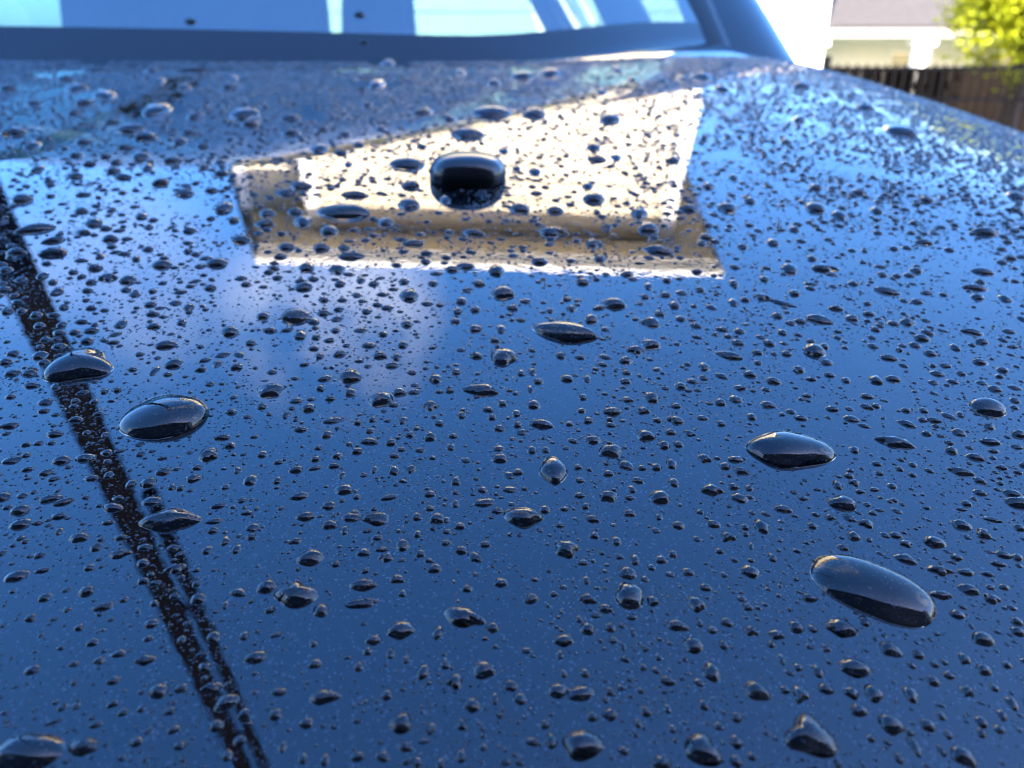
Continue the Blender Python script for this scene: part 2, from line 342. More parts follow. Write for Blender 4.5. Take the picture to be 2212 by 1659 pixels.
# ---------------------------------------------------------------- house behind the camera: keeps the low sun off the car
bh = tag(empty('brick_house', (0, -2.2, 0)), 'dark brick house behind the viewer that shades the car', 'house')
box('wall', (-7, -8.2, 0), (8, -2.2, 5.4), M['brick'], bh)
gd = box('garage_door', (-3.2, -2.195, 0.02), (2.2, -5.82, 2.3), M['gdoor'], bh)
for z in (0.06, 0.63, 1.20, 1.77):
    for x in (-3.1, -1.77, -0.44, 0.89):
        box('panel', (x, -2.149, z), (x+1.23, -2.125, z+0.48), M['gdoor'], gd, 0.012)
for x in (-5.0, 4.3):
    f = box('window', (x, -2.195, 1.0), (x+1.2, -2.13, 2.3), M['white'], bh); box('pane', (x+.08, -2.129, 1.08), (x+1.12, -2.115, 2.22), M['teal'], f)
mesh_obj('roof', [(-7.5, -1.7, 5.4), (8.5, -1.7, 5.4), (8.5, -8.7, 5.4), (-7.5, -8.7, 5.4), (-5, -5.2, 7.4), (6, -5.2, 7.4)], [(0, 1, 5, 4), (1, 2, 5), (2, 3, 4, 5), (3, 0, 4), (0, 3, 2, 1)], M['shingle'], bh)
# ---------------------------------------------------------------- dark pole (seen mirrored at the left of the hood)
pl = tag(empty('dark_pole', (-2.06, 2.80, 0)), 'tall dark pole with a side pipe, mirrored as black streaks on the hood', 'pole')
tube('shaft', [(-2.06, 2.80, -0.05), (-2.06, 2.80, 2.0), (-2.06, 2.80, 7.9)], [0.084, 0.079, 0.066], M['post'], pl, 16)
tube('side_pipe', [(-1.945, 2.88, 4.30), (-1.94, 2.88, 5.6), (-1.935, 2.88, 7.85)], [0.040, 0.040, 0.040], M['post'], pl, 12)
tube('bracket', [(-2.03, 2.80, 5.15), (-1.945, 2.88, 5.6)], [0.016, 0.016], M['post'], pl, 8)
tube('bracket', [(-2.03, 2.80, 7.1), (-1.94, 2.88, 7.25)], [0.016, 0.016], M['post'], pl, 8)

# ---------------------------------------------------------------- car

XC = -0.62
def sstep(a, b, x):
    t = np.clip((x-a)/(b-a), 0, 1); return t*t*(3-2*t)
def hood_z(x, y):
    """height of the hood above the world floor"""
    xm = np.where(x < XC, 2*XC-x, x)
    z = -0.0857 + 0.1673*y - 0.11*np.maximum(0, y-0.3)**2 - 0.25*np.maximum(0, -y)**2
    yq = np.where(y < 0.28, y-0.28, 0.11*np.tanh((y-0.28)/0.11))
    d = np.maximum(0, (xm-0.148)*0.89 + yq*0.456)
    z = z - (0.56*d*d + 0.02*(np.sqrt(d*d+0.012**2)-0.012))
    z = z - 0.014*(xm-XC)**2 - 9.0*np.maximum(0, xm-0.33)**2 + 0.0054 + 0.009*sstep(0.36, 0.85, y)*np.exp(-((xm-0.25)/0.13)**2)
    return z + 1.10
def hood_n(x, y, e=1e-4):
    gx = (hood_z(x+e, y)-hood_z(x-e, y))/(2*e); gy = (hood_z(x, y+e)-hood_z(x, y-e))/(2*e)
    n = np.stack([-gx, -gy, np.ones_like(gx)], -1); return n/np.linalg.norm(n, axis=-1, keepdims=True)

def ray(px, py):
    u = (np.asarray(px, float)-PW/2)/FPX; v = (PH/2-np.asarray(py, float))/FPX
    d = np.stack([u, np.cos(PITCH)+v*np.sin(PITCH), -np.sin(PITCH)+v*np.cos(PITCH)], -1)
    return d                                         # parameter = depth along the optical axis
def hit(px, py):
    d = ray(px, py); ts = np.linspace(0.04, 1.2, 1500)
    P = CAM + d[..., None, :]*ts[:, None]
    below = P[..., 2] < hood_z(P[..., 0], P[..., 1])
    i = np.argmax(below, axis=-1); ok = below.any(-1)
    lo = ts[np.maximum(i-1, 0)]; hi = ts[i]
    for _ in range(30):
        m = (lo+hi)/2; Q = CAM + d*m[..., None]; b = Q[..., 2] < hood_z(Q[..., 0], Q[..., 1])
        hi = np.where(b, m, hi); lo = np.where(b, lo, m)
    return CAM + d*hi[..., None], hi, ok

car = tag(empty('parked_car', (XC, 1.5, 0)), 'dark metallic car with a wet hood filling the foreground', 'car')
def y_edge(x):
    q = np.maximum(0, np.abs(np.asarray(x, float)-XC)-0.17); return 0.575 + 0.10*q**2 + 0.55*q**4
XR = 0.335
# hood: grid following the rear edge, fine near the camera
us = np.concatenate([np.linspace(2*XC-XR, -0.52, 70), np.linspace(-0.51, XR, 250)])
vs_ = np.concatenate([np.linspace(-0.62, -0.02, 30), np.linspace(-0.01, 0.985, 240), [0.993, 1.0, 1.004, 1.004]])
U, V = np.meshgrid(us, vs_, indexing='ij')
Y = np.where(V <= 0, V, V*y_edge(U)); Z = hood_z(U, Y)
lip = np.array([0]*(len(vs_)-4) + [0.0004, 0.0012, 0.004, 0.014]); Z = Z - lip[None, :]
hood = grid_obj('hood', np.stack([U, Y, Z], -1), M['paint'], car, flip=True)
# strip of body paint between hood edge and windscreen corner, both sides
def base_pt(q):
    """lower edge of the windscreen, q = distance from the car's centre line (signed)"""
    a = abs(q); x = XC+q; ye = float(y_edge(x)); t = float(sstep(0.57, 0.83, np.array(a)))
    z = float(hood_z(np.array(x), np.array(ye)))
    return np.array([x, ye + 0.030 + 0.085*t, (z-0.006)*(1-t) + (1.127)*t])
QM = 0.817
def top_pt(q): return np.array([XC+0.73*q, 1.88+0.60*q*q, 1.10+0.70-0.30*q*q])
for s in (1, -1):
    qs = np.linspace(0.53, 0.875, 40); P = np.zeros((40, 9, 3))
    for i, q in enumerate(qs):
        x = XC+s*q; ye = float(y_edge(x)); a = np.array([x, ye+0.004, float(hood_z(np.array(x), np.array(ye)))-0.003]) if q < 0.955 else np.array([x, ye+0.004, float(hood_z(np.array(XC+s*0.955), np.array(ye)))-0.003])
        b = base_pt(s*min(q, QM)); b = b + np.array([s*max(0, q-QM), 0.35*max(0, q-QM), -0.35*max(0, q-QM)]) - np.array([0, 0, 0.002])
        for j in range(9):
            t = j/8; P[i, j] = a*(1-t)+b*t + np.array([0, 0, 0.004*math.sin(t*math.pi)])
    grid_obj('cowl_corner', P, M['paint'], car, flip=(s < 0))
# windscreen and its black ceramic band
qs = np.linspace(-QM, QM, 60)
def ws(q, v):
    a = base_pt(q); b = top_pt(q); p = a*(1-v)+b*v; p[2] += 0.050*math.sin(v*math.pi) + 0.062*(1-math.exp(-max(v, 0)/0.12))*(1-v); return p
def fv(q): return 0.023*(1-0.35*(abs(q)/QM)**3)
W = np.array([[ws(q, fv(q)+(1-fv(q))*v) for v in np.linspace(0, 1, 24)] for q in qs])
grid_obj('windscreen', W, M['glass'], car, flip=True)
W = np.array([[ws(q, fv(q)*v) for v in np.linspace(-0.35, 1, 6)] for q in qs])
grid_obj('ceramic_band', W, M['frit'], car, flip=True)
# pillars with black seal
for s in (1, -1):
    vsn = np.linspace(-0.10, 1, 26); P = []; S = []
    for v in vsn:
        e = ws(s*QM, max(v, 0)); e2 = ws(s*QM, max(v, 0)+0.02)
        if v < 0: e = e + (e2-ws(s*QM, 0))*v/0.02
        wd = 0.085 + 0.06*float(sstep(0.15, 0.5, np.array(v))) if v > 0 else 0.085 - v*0.5
        row = []
        for k in range(9):
            t = k/8; row.append(e + np.array([s*(0.010 + wd*math.sin(t*math.pi/2)), 0.02*t + 0.05*t*t, 0.010*math.sin(t*math.pi*0.9) - 0.045*t**2.2]))
        P.append(row)
        S.append([e + np.array([s*dx, 0, dz]) for dx, dz in ((-0.022, 0.0015), (-0.018, 0.006), (0.004, 0.008), (0.012, 0.005), (0.014, -0.004))])
    grid_obj('a_pillar', np.array(P), M['paint'], car, flip=(s > 0))
    grid_obj('windscreen_seal', np.array(S), M['trim'], car, flip=(s > 0))
    # rubber and bright strip along the outer edge of the pillar
    ed = np.array([r[-1] for r in P])
    tube('window_seal', [tuple(p+np.array([s*0.004, -0.004, 0.006])) for p in ed], [0.011]*len(ed), M['trim'], car, 8)
# roof
ys = np.linspace(0, 1, 14); Rf = []
for q in np.linspace(-QM, QM, 40):
    t = top_pt(q); Rf.append([t + np.array([0, yy*(3.30-t[1]), 0.035*math.sin(yy*math.pi*0.9) - 0.02*yy]) for yy in ys])
grid_obj('roof', np.array(Rf), M['paint'], car, flip=True)
grid_obj('headlining', np.array(Rf)-np.array([0, 0, 0.025]), M['lining'], car)
Rg = np.array([[r[-1]*(1-v) + np.array([XC+(r[-1][0]-XC)*1.30, 3.85, 1.16])*v for v in np.linspace(0, 1, 8)] for r in Rf])
grid_obj('rear_window', Rg, M['pane'], car, flip=True)
# sides: fender, doors, quarter panel
def belt(y): return 1.10 - 0.022 + 0.030*(y-0.8)
def side_rows(y0, y1, s, n=20):
    rows = []
    for y in np.linspace(y0, y1, n):
        if y < 0.80:
            zt = float(hood_z(np.array(XR), np.array(min(y, 0.80)))); zt = zt-0.001
        else: zt = belt(y)
        nose = max(0, -y-0.35)**2*0.9; tail = max(0, y-3.8)**2*0.35
        pts = [(0.3355-XC, zt), (0.360-XC, zt-0.012), (0.385-XC, zt-0.04), (0.405-XC, zt-0.10), (0.412-XC, zt-0.25), (0.40-XC, zt-0.45), (0.375-XC, 0.34), (0.33-XC, 0.25)]
        rows.append([(XC+s*(p[0]-nose-tail), y, max(p[1], 0.25)) for p in pts])
    return np.array(rows)
for s in (1, -1):
    for nm, a, b in (('fender', -0.62, 0.845), ('front_door', 0.85, 1.895), ('rear_door', 1.90, 2.995), ('quarter_panel', 3.00, 4.55)):
        grid_obj(nm, side_rows(a, b, s), M['paint'], car, flip=(s > 0))
    # side glass between belt and roof rail, split by the middle pillar
    for nm, a, b in (('side_window', 1.02, 1.93), ('side_window', 2.02, 3.20)):
        G = []
        for y in np.linspace(a, b, 10):
            # roof rail: along the pillar first, then the roof edge
            tpp = top_pt(s*QM)
            if y < tpp[1]:
                f = min(1.0, (y-0.83)/(tpp[1]-0.83)); top = ws(s*QM, f)+np.array([s*0.06, 0, -0.05])
            else: top = np.array([tpp[0]+s*0.02, y, tpp[2]+0.01])
            G.append([(XC+s*0.945, y, belt(y)), (top[0], y, top[2])])
        grid_obj(nm, np.array(G), M['pane'], car, flip=(s > 0))
    tpp = top_pt(s*QM)
    tube('middle_pillar', [(XC+s*0.945, 1.975, belt(1.97)), (tpp[0]+s*0.03, 1.975, tpp[2]+0.01)], [0.05, 0.04], M['trim'], car, 8)
    tube('roof_rail', [tuple(tpp), (tpp[0]+s*0.005, 2.75, tpp[2]+0.03), (tpp[0], 3.30, tpp[2]-0.012)], [0.03, 0.03, 0.03], M['paint'], car, 8)
    tube('rear_pillar', [(tpp[0], 3.30, tpp[2]-0.012), (XC+s*0.91, 3.87, 1.155)], [0.05, 0.07], M['paint'], car, 8)
    # wheels
    for y in (-0.05, 3.45):
        bm = bmesh.new()
        bmesh.ops.create_cone(bm, cap_ends=True, segments=36, radius1=0.33, radius2=0.33, depth=0.20, matrix=Matrix.Translation((XC+s*0.935, y, 0.334)) @ Matrix.Rotation(R(90), 4, 'Y'))
        bmesh.ops.bevel(bm, geom=[e for e in bm.edges if len(e.link_faces) == 2 and any(len(f.verts) > 8 for f in e.link_faces)], offset=0.03, segments=3, affect='EDGES')
        wh = bm_obj('wheel', bm, M['tyre'], car, smooth=False)
        bm = bmesh.new()
        bmesh.ops.create_cone(bm, cap_ends=True, segments=30, radius1=0.22, radius2=0.20, depth=0.02, matrix=Matrix.Translation((XC+s*1.040, y, 0.334)) @ Matrix.Rotation(R(90), 4, 'Y'))
        bm_obj('rim', bm, M['rim'], wh)
# front end
F = []
for x in np.linspace(2*XC-XR, XR, 40):
    q = abs(x-XC); z0 = float(hood_z(np.array(x), np.array(-0.62))); bow = 0.10*(1-(q/0.955)**2)
    F.append([(x, -0.62, z0), (x, -0.66-bow*.6, z0-0.03), (x, -0.70-bow, z0-0.12), (x, -0.72-bow, 0.62), (x, -0.73-bow, 0.42), (x, -0.66-bow, 0.26)])
grid_obj('front_bumper', np.array(F), M['paint'], car)
box('grille', (XC-0.45, -0.845, 0.66), (XC+0.45, -0.80, 0.82), M['trim'], car, 0.01)
for s in (1, -1):
    box('headlight', (XC+s*0.70-0.14, -0.80, 0.70), (XC+s*0.70+0.14, -0.72, 0.82), M['chrome'], car, 0.02)
Dk = np.array([[(x, 3.852, 1.155), (x, 4.2, 1.13), (x, 4.5, 1.09), (x, 4.6, 0.7), (x, 4.55, 0.3)] for x in np.linspace(XC-0.95, XC+0.95, 12)])
grid_obj('trunk', Dk, M['paint'], car, flip=True)
# interior
D = np.array([[base_pt(q)+np.array([0, 0.02, -0.03]), base_pt(q)+np.array([0, 0.25, -0.035]), (XC+q*1.0, 1.08, 1.075), (XC+q*1.0, 1.12, 0.85)] for q in np.linspace(-0.79, 0.79, 24)])
grid_obj('dashboard', D, M['dash'], car, flip=True)
box('cabin_floor', (XC-0.90, 0.9, 0.32), (XC+0.90, 3.8, 0.36), M['dash'], car)
box('parcel_shelf', (XC-0.88, 3.30, 1.00), (XC+0.88, 3.83, 1.03), M['lining'], car)
def seat(cx, y, wb, wt, zt, hw, hz):
    sB = [(cx-wb, y, 0.55), (cx+wb, y, 0.55), (cx+wb, y+.1, 0.55), (cx-wb, y+.1, 0.55), (cx-wt, y+.12, zt), (cx+wt, y+.12, zt), (cx+wt, y+.22, zt), (cx-wt, y+.22, zt)]
    bm = bmesh.new(); vb = [bm.verts.new(p) for p in sB]
    for f in ((3, 2, 1, 0), (4, 5, 6, 7), (0, 1, 5, 4), (1, 2, 6, 5), (2, 3, 7, 6), (3, 0, 4, 7)): bm.faces.new([vb[i] for i in f])
    bmesh.ops.bevel(bm, geom=bm.edges[:], offset=0.03, segments=3, affect='EDGES')
    so = bm_obj('seat', bm, M['seat'], car, smooth=True)
    if hw > 0: box('headrest', (cx-hw, y+.13, zt+.02), (cx+hw, y+.22, hz), M['seat'], so, 0.03)
seat(-0.525, 1.50, 0.20, 0.160, 1.47, 0, 0)
seat(-0.42, 2.55, 0.16, 0.10, 1.46, 0, 0)
seat(-1.13, 2.25, 0.14, 0.115, 1.46, 0, 0)
# washer nozzle
nzp, nzt, _ = hit(np.array([1010.0]), np.array([388.0])); nzp = nzp[0]; nn = hood_n(nzp[0:1], nzp[1:2])[0]
zx = Vector(nn).normalized(); yx = Vector((0, 1, 0)); yx = (yx-zx*yx.dot(zx)).normalized(); xx = yx.cross(zx)
FR = Matrix((xx, yx, zx)).transposed().to_4x4(); FR.translation = Vector(nzp)
bm = bmesh.new(); bmesh.ops.create_uvsphere(bm, u_segments=40, v_segments=24, radius=1.0)
for v in bm.verts:
    c = v.co; s_ = lambda t, p: math.copysign(abs(t)**p, t)
    x, y, z = s_(c.x, .78), s_(c.y, .80), max(-0.12, s_(c.z, .86))
    k = 1.0 - 0.07*max(0.0, 0.35-z)**1.5
    v.co = FR @ Vector((x*0.0142*k, 0.003+y*0.0145*k - 0.0015*z, 0.0010 + z*0.0084 - 0.0018*y*max(z, 0)))
noz = bm_obj('washer_nozzle', bm, M['plastic'], car, smooth=True)
bm = bmesh.new(); bmesh.ops.create_cone(bm, cap_ends=True, segments=32, radius1=1, radius2=0.96, depth=0.0022)
for v in bm.verts: v.co = FR @ Vector((v.co.x*0.0102, 0.004+v.co.y*0.0112, v.co.z+0.0005))
bm_obj('gasket', bm, M['trim'], noz, smooth=False)
for dx in (-0.004, 0.004):
    bm = bmesh.new(); bmesh.ops.create_uvsphere(bm, u_segments=12, v_segments=8, radius=0.0016, matrix=FR @ Matrix.Translation((dx, 0.0165, 0.0035)))
    bm_obj('jet', bm, M['chrome'], noz, smooth=True)
# ---------------------------------------------------------------- water drops on the hood
# x, y, width, height, tilt of every larger drop, by sixteenth of the picture (quarter-scaled below)
DR = {
(0,750): "190,55,180,80,0 320,310,330,115,-50 455,415,200,80,-30 470,515,270,95,-15 145,515,165,65,0 95,560,80,40,0 45,670,110,55,0 40,840,120,60,10 365,720,110,65,-10 455,775,90,50,0 487,857,105,75,0 545,993,95,50,0 462,1060,115,45,5 318,1060,95,60,5 55,1030,110,65,-10 185,1025,85,45,0 150,945,110,45,15 120,890,80,40,-10 335,1150,90,50,0 537,1143,85,50,0 508,1215,105,55,5 640,1210,100,50,0 487,1270,95,45,-5 390,1275,85,45,0 702,1118,125,50,-10 790,1195,140,55,0 745,1285,120,60,0 350,1410,120,75,0 120,1392,110,55,0 50,1465,135,60,0 680,1495,460,250,0 985,1295,120,50,-15 1430,1320,190,90,-20 1330,1160,145,60,-10 1045,1140,100,80,0 1980,1205,150,95,10 1330,1540,75,95,0 1510,1480,170,115,-40 1450,1575,90,45,-5 1150,1530,95,45,-5 1740,1530,105,60,-15 1875,1485,75,65,0 2045,1510,120,75,-20 1570,1125,85,55,0 1300,970,120,60,-10 1635,995,95,60,0 935,735,155,70,5 1115,755,150,105,-40 810,650,135,60,0 1410,625,175,75,0 1875,610,190,80,0 2075,410,175,70,0 1925,130,165,100,0 2020,240,110,60,0 1625,330,120,55,0 955,400,135,70,10 815,265,155,75,10 700,160,120,55,5 720,20,160,45,-5 1215,210,120,55,-5 1175,575,100,60,-15 1820,825,110,60,5 625,690,95,45,-5 860,555,85,45,0 785,775,95,50,0 745,850,100,45,0 790,1000,100,50,5 905,1020,85,35,0 2125,795,90,45,0 2160,1305,100,60,-5 915,310,110,45,0 720,345,140,50,0 1285,490,105,50,-5",
(1000,750): "735,165,420,140,20 850,20,230,70,10 1315,100,175,95,0 1640,60,110,80,0 410,250,165,90,0 85,270,165,65,0 90,180,130,70,0 335,165,125,60,0 630,330,150,85,5 1125,260,140,75,0 1880,350,170,85,25 1365,440,185,60,0 265,470,145,65,0 570,475,140,75,0 765,480,105,50,0 835,550,230,75,-10 1475,525,115,45,0 1465,600,90,50,0 210,555,120,50,0 440,650,140,75,0 700,665,140,80,0 155,655,100,55,10 1815,640,155,65,10 1690,665,135,60,0 2080,675,150,90,0 1210,630,95,40,5 420,818,160,75,0 720,790,100,60,0 910,760,80,60,0 1275,770,95,55,0 1330,890,160,105,0 1920,790,125,65,10 2135,870,190,130,30 1775,940,100,65,0 335,1070,250,130,10 570,1045,125,65,-10 580,930,90,50,0 1305,1140,110,70,5 1730,1115,100,50,0 1890,1180,125,70,-5 2120,1185,90,80,0 380,1235,110,95,-10 685,1195,90,50,0 515,1255,90,50,0 635,1280,100,45,0 1095,1225,90,50,0 1275,1320,100,70,-5 1075,1410,120,75,10 1210,1425,95,75,-10 1900,1415,100,65,0 2130,1420,210,150,10 540,1415,85,60,0 500,1350,90,50,5 415,1490,95,55,-20 1745,1030,90,60,0 1895,1015,95,55,0 810,1590,205,110,0 1725,1555,95,60,5 1550,1610,115,75,0 1355,1560,90,45,0 1525,1345,85,45,-20 950,1030,95,50,0 60,1070,110,65,5 2060,1280,90,60,10",
(2000,750): "75,140,170,85,5 370,155,145,75,10 705,50,180,90,0 1090,180,135,75,0 1530,140,175,80,20 1870,135,165,85,10 2055,75,105,60,0 350,345,215,100,20 1165,310,170,95,5 700,445,150,75,5 1255,500,240,110,40 230,595,140,80,15 760,575,115,55,0 820,295,100,45,5 1675,385,130,60,5 1640,440,90,55,0 995,705,115,55,0 1585,685,90,45,0 615,775,130,75,15 1345,760,90,60,10 1185,815,85,75,10 1620,840,95,60,10 1920,785,95,70,10 2180,750,90,60,10 1325,885,100,55,5 885,960,215,115,25 480,925,85,45,5 1150,905,85,50,5 1395,975,105,70,5 1910,955,95,75,5 2160,905,150,85,35 1200,1125,185,90,15 690,1095,130,75,0 510,1005,90,60,5 455,1200,510,240,90 1200,1315,155,95,15 1075,1365,145,80,15 1590,1250,100,50,20 1760,1230,70,40,5 1890,1415,235,115,60 2130,1385,95,55,10 2125,1475,80,40,0 425,1410,90,70,5 590,1430,85,50,10 985,1455,110,80,15 790,1490,90,50,10 1655,1510,100,80,5 475,1610,115,75,15 995,1560,85,55,10 980,1635,100,60,5 225,1635,90,55,0 180,1555,75,70,0 75,1565,75,60,0 650,1615,70,70,0 1990,470,95,60,10 330,1025,75,45,0",
(3000,750): "410,130,165,95,10 615,200,130,75,5 940,155,110,65,5 1360,60,130,60,5 2120,150,165,55,20 1890,340,235,90,25 230,320,100,60,5 1340,430,160,70,25 45,435,110,70,5 195,665,140,90,5 490,655,225,75,15 380,570,100,65,10 1040,855,230,100,45 1855,685,195,75,25 1800,825,225,75,25 2090,565,110,50,5 2045,920,90,65,0 1810,905,110,65,10 1290,675,110,55,5 985,710,90,55,5 225,870,105,65,10 120,960,240,90,70 580,1000,135,60,10 445,1100,235,120,60 730,1090,120,70,15 1205,1125,125,75,15 1335,1260,130,75,15 1755,1205,200,85,40 1615,1340,80,60,0 120,1210,85,60,5 400,1365,185,125,10 485,1330,90,65,10 1040,1430,155,75,25 155,1395,105,60,10 2110,1335,105,45,15 1835,1465,125,70,20 1535,1500,105,60,20 265,1530,110,70,10 530,1580,105,60,15 380,1615,105,45,5 1085,1615,120,70,10 930,1620,110,90,10 45,1630,130,80,20 670,1625,80,60,10 1995,1590,80,45,10 1370,870,100,45,5 1520,885,80,40,5 1130,1360,70,45,5",
(0,1500): "1415,275,680,385,-30 1480,1170,490,230,-40 265,10,150,55,0 90,355,165,70,-15 475,430,150,65,-5 375,230,110,50,-5 660,305,120,60,-5 480,20,90,70,-10 93,108,85,50,-5 648,145,75,45,0 640,190,85,45,-10 820,150,75,45,0 855,257,90,45,-5 930,592,105,55,0 798,640,70,55,0 745,420,65,45,0 1800,610,155,110,0 1930,460,155,65,-10 1990,530,95,60,0 1660,815,145,75,-5 1415,755,130,85,-20 1280,850,130,90,0 1130,860,90,85,-5 1560,895,75,75,-20 1480,890,70,65,-10 1715,720,85,60,-10 395,765,135,80,-30 240,735,105,60,-15 460,820,120,55,-15 230,520,90,60,-20 335,510,90,55,-15 440,510,85,50,-15 795,812,125,60,-5 550,1018,190,105,-55 515,1140,130,75,-15 980,1065,150,95,20 1025,985,100,60,-10 935,1195,110,60,-10 685,1325,170,115,-35 830,1410,115,90,-25 1045,1465,190,105,-35 1040,1325,120,70,-15 1230,1545,105,80,0 1515,1590,165,110,-35 1885,1050,140,80,-35 1855,1185,150,70,-25 1785,1435,85,75,0 1940,1355,80,85,0 2045,1425,80,85,0 2130,1115,100,65,-20 2170,1320,95,70,-10 345,1480,105,80,-30 365,1610,125,75,-25 325,1200,95,55,-10 2160,830,115,90,0 510,1270,75,75,-10 940,785,75,65,0 2045,745,70,60,0 1945,890,75,60,-15 220,1360,75,55,-15 770,1585,100,75,-15 900,60,75,50,0 1010,50,85,50,0 905,440,65,50,-5 1400,640,100,45,-10 230,612,75,55,-10",
(1000,1500): "120,55,220,115,0 1070,130,200,120,0 1945,50,300,130,35 455,205,120,85,10 805,70,100,80,0 255,265,80,85,-20 640,125,100,60,-15 555,35,85,60,0 50,195,100,55,0 1510,188,125,85,5 385,390,120,60,5 605,435,95,80,5 985,405,80,65,-20 1265,315,80,70,5 1775,270,85,65,5 2040,285,85,60,0 2100,385,95,70,-10 1500,455,110,85,0 1335,435,85,65,-5 1705,450,95,50,5 1160,505,105,65,0 870,578,110,70,-10 705,618,85,60,0 510,645,85,65,5 345,735,120,80,-15 515,725,115,60,-25 668,705,110,55,0 190,675,90,55,-15 1025,740,60,70,5 1190,745,95,95,-10 1340,735,85,80,5 2105,640,130,100,20 740,785,65,65,0 1725,840,95,85,5 755,910,145,95,10 180,835,80,65,0 375,970,150,105,-45 1155,978,145,80,-35 1495,950,100,65,-5 1955,915,85,60,-5 870,975,65,60,10 850,1115,105,70,-15 425,1145,165,95,-15 1045,1165,235,110,5 1390,1148,90,80,-5 1500,1075,95,60,5 1725,1035,80,65,0 345,1355,110,85,-35 765,1260,80,95,-10 470,1500,220,160,-25 1265,1393,120,105,0 1420,1465,85,80,10 1120,1500,130,85,10 1765,1435,105,85,-5 1635,1372,90,70,-15 1650,1275,80,60,-15 1980,1385,120,60,0 1395,1295,75,65,0 690,1555,90,65,-10 1545,1595,130,105,-30 1645,1175,60,55,0 2125,165,85,60,0 1590,340,80,60,0 1685,545,75,65,0 50,605,85,65,-5 875,330,75,50,0 1010,305,75,60,-10 1415,573,90,50,-10 1675,60,80,45,0",
(2000,1500): "360,740,230,230,0 265,345,200,115,35 875,235,165,80,5 180,178,110,85,5 1205,115,135,90,0 1005,135,95,55,5 1140,230,110,70,10 860,575,190,115,-5 700,483,140,85,10 1150,440,160,100,10 1315,528,110,80,5 1435,520,85,65,5 1370,415,100,60,0 1530,425,120,80,40 1645,293,105,50,5 1805,340,95,60,10 1260,312,95,55,10 1370,300,80,55,5 660,315,100,75,-20 605,115,80,55,0 605,230,75,50,0 1420,190,100,50,0 1800,160,105,80,20 1970,30,115,55,5 2070,280,90,75,10 1665,643,130,95,30 1375,690,100,85,5 1255,718,95,70,5 1835,710,95,85,20 1730,912,180,105,10 1915,885,100,80,15 1095,835,105,75,20 1275,975,165,135,15 820,970,145,110,-10 825,772,110,65,5 1395,850,90,80,0 1125,725,85,55,5 585,962,105,60,5 1010,982,90,55,5 1030,908,75,70,5 93,1140,303,195,15 290,1085,95,75,5 640,1055,75,70,10 585,830,80,60,10 570,718,75,60,5 470,1420,190,150,5 900,1355,90,80,0 710,1310,85,70,-5 1440,1222,120,75,5 1740,1210,130,80,15 1855,1320,135,80,0 2150,1228,125,125,0 1270,1150,65,70,10 1630,1105,70,50,5 1060,1520,90,100,10 1280,1518,105,70,0 1395,1470,80,65,0 1205,1585,70,65,5 1510,1625,105,80,10 1795,1445,80,60,10 2065,1400,50,75,10 2015,1235,80,65,10 2020,1295,65,55,5 170,570,85,70,0 290,568,75,65,10 50,350,90,60,0 50,760,90,60,0 35,255,85,65,0 495,345,80,45,0 2050,900,75,65,10 160,45,60,70,0 850,305,75,50,5",
(3000,1500): "182,555,686,310,20 1110,500,330,150,70 1905,200,300,180,50 1655,750,225,120,60 2200,1030,290,150,60 925,1774,950,800,470 655,1025,240,150,25 285,293,120,60,10 335,100,100,45,10 555,215,120,70,20 855,105,120,60,10 840,192,130,85,50 1190,225,100,55,10 935,187,80,50,5 1340,228,75,50,0 1435,310,135,75,30 1340,308,85,50,5 1370,425,95,65,20 1665,262,70,60,5 1915,368,95,55,5 1910,495,180,85,25 1580,572,105,70,0 1570,505,75,45,0 1955,578,95,40,0 2015,718,105,60,15 750,568,90,75,15 940,688,85,50,5 690,790,85,60,10 745,852,90,55,0 600,873,80,75,0 790,928,90,50,10 918,910,90,45,5 1070,880,80,50,0 960,768,75,45,0 1135,733,65,45,0 305,985,90,55,10 535,1150,90,65,10 385,1225,95,70,10 850,1205,130,75,5 735,1310,115,105,20 1430,1360,195,120,25 1855,1290,125,95,15 1190,1378,100,60,0 1705,1028,100,70,20 1670,1082,100,45,15 1945,1173,170,75,40 2170,1240,110,90,40 1085,1003,70,45,5 1625,1497,95,70,10 2030,1475,140,85,25 2155,1495,100,75,15 1980,1550,145,70,20 1480,1605,210,115,40 1715,1625,150,80,20 1900,1640,110,60,10 40,1500,80,80,5 875,1345,70,45,5 1380,1070,75,40,5 965,1090,80,40,10 905,1115,75,50,10 410,1125,70,45,5 2005,855,60,40,0 860,1040,70,50,10",
(0,2250): "200,1520,560,330,30 750,125,140,130,-40 890,265,180,110,-45 390,185,120,110,-50 1310,410,130,100,-25 800,575,110,95,-35 1260,725,190,110,-30 860,730,110,85,-25 980,905,130,95,-35 1375,990,170,160,-35 1555,970,110,105,-30 1815,965,195,105,-25 1845,525,110,115,-15 1875,1290,130,130,-20 975,1105,115,90,-30 1060,1180,110,80,-20 1225,1150,90,80,-25 1465,1170,110,80,-20 640,760,95,70,-20 530,620,85,60,-20 460,1260,150,90,-60 830,1285,120,80,-30 1175,1430,120,110,-25 1560,1465,140,110,-50 1055,1570,90,70,-15 270,360,105,105,-35 580,290,80,65,-20 685,445,85,70,-10 1950,250,75,75,-10 2115,1190,120,110,-25 2080,1420,110,110,-20 1965,1550,100,110,-20 2110,515,85,90,-10 640,920,70,80,-25 1235,45,110,80,-20 1335,235,80,70,-10 1570,550,80,70,0 1770,785,100,90,-10",
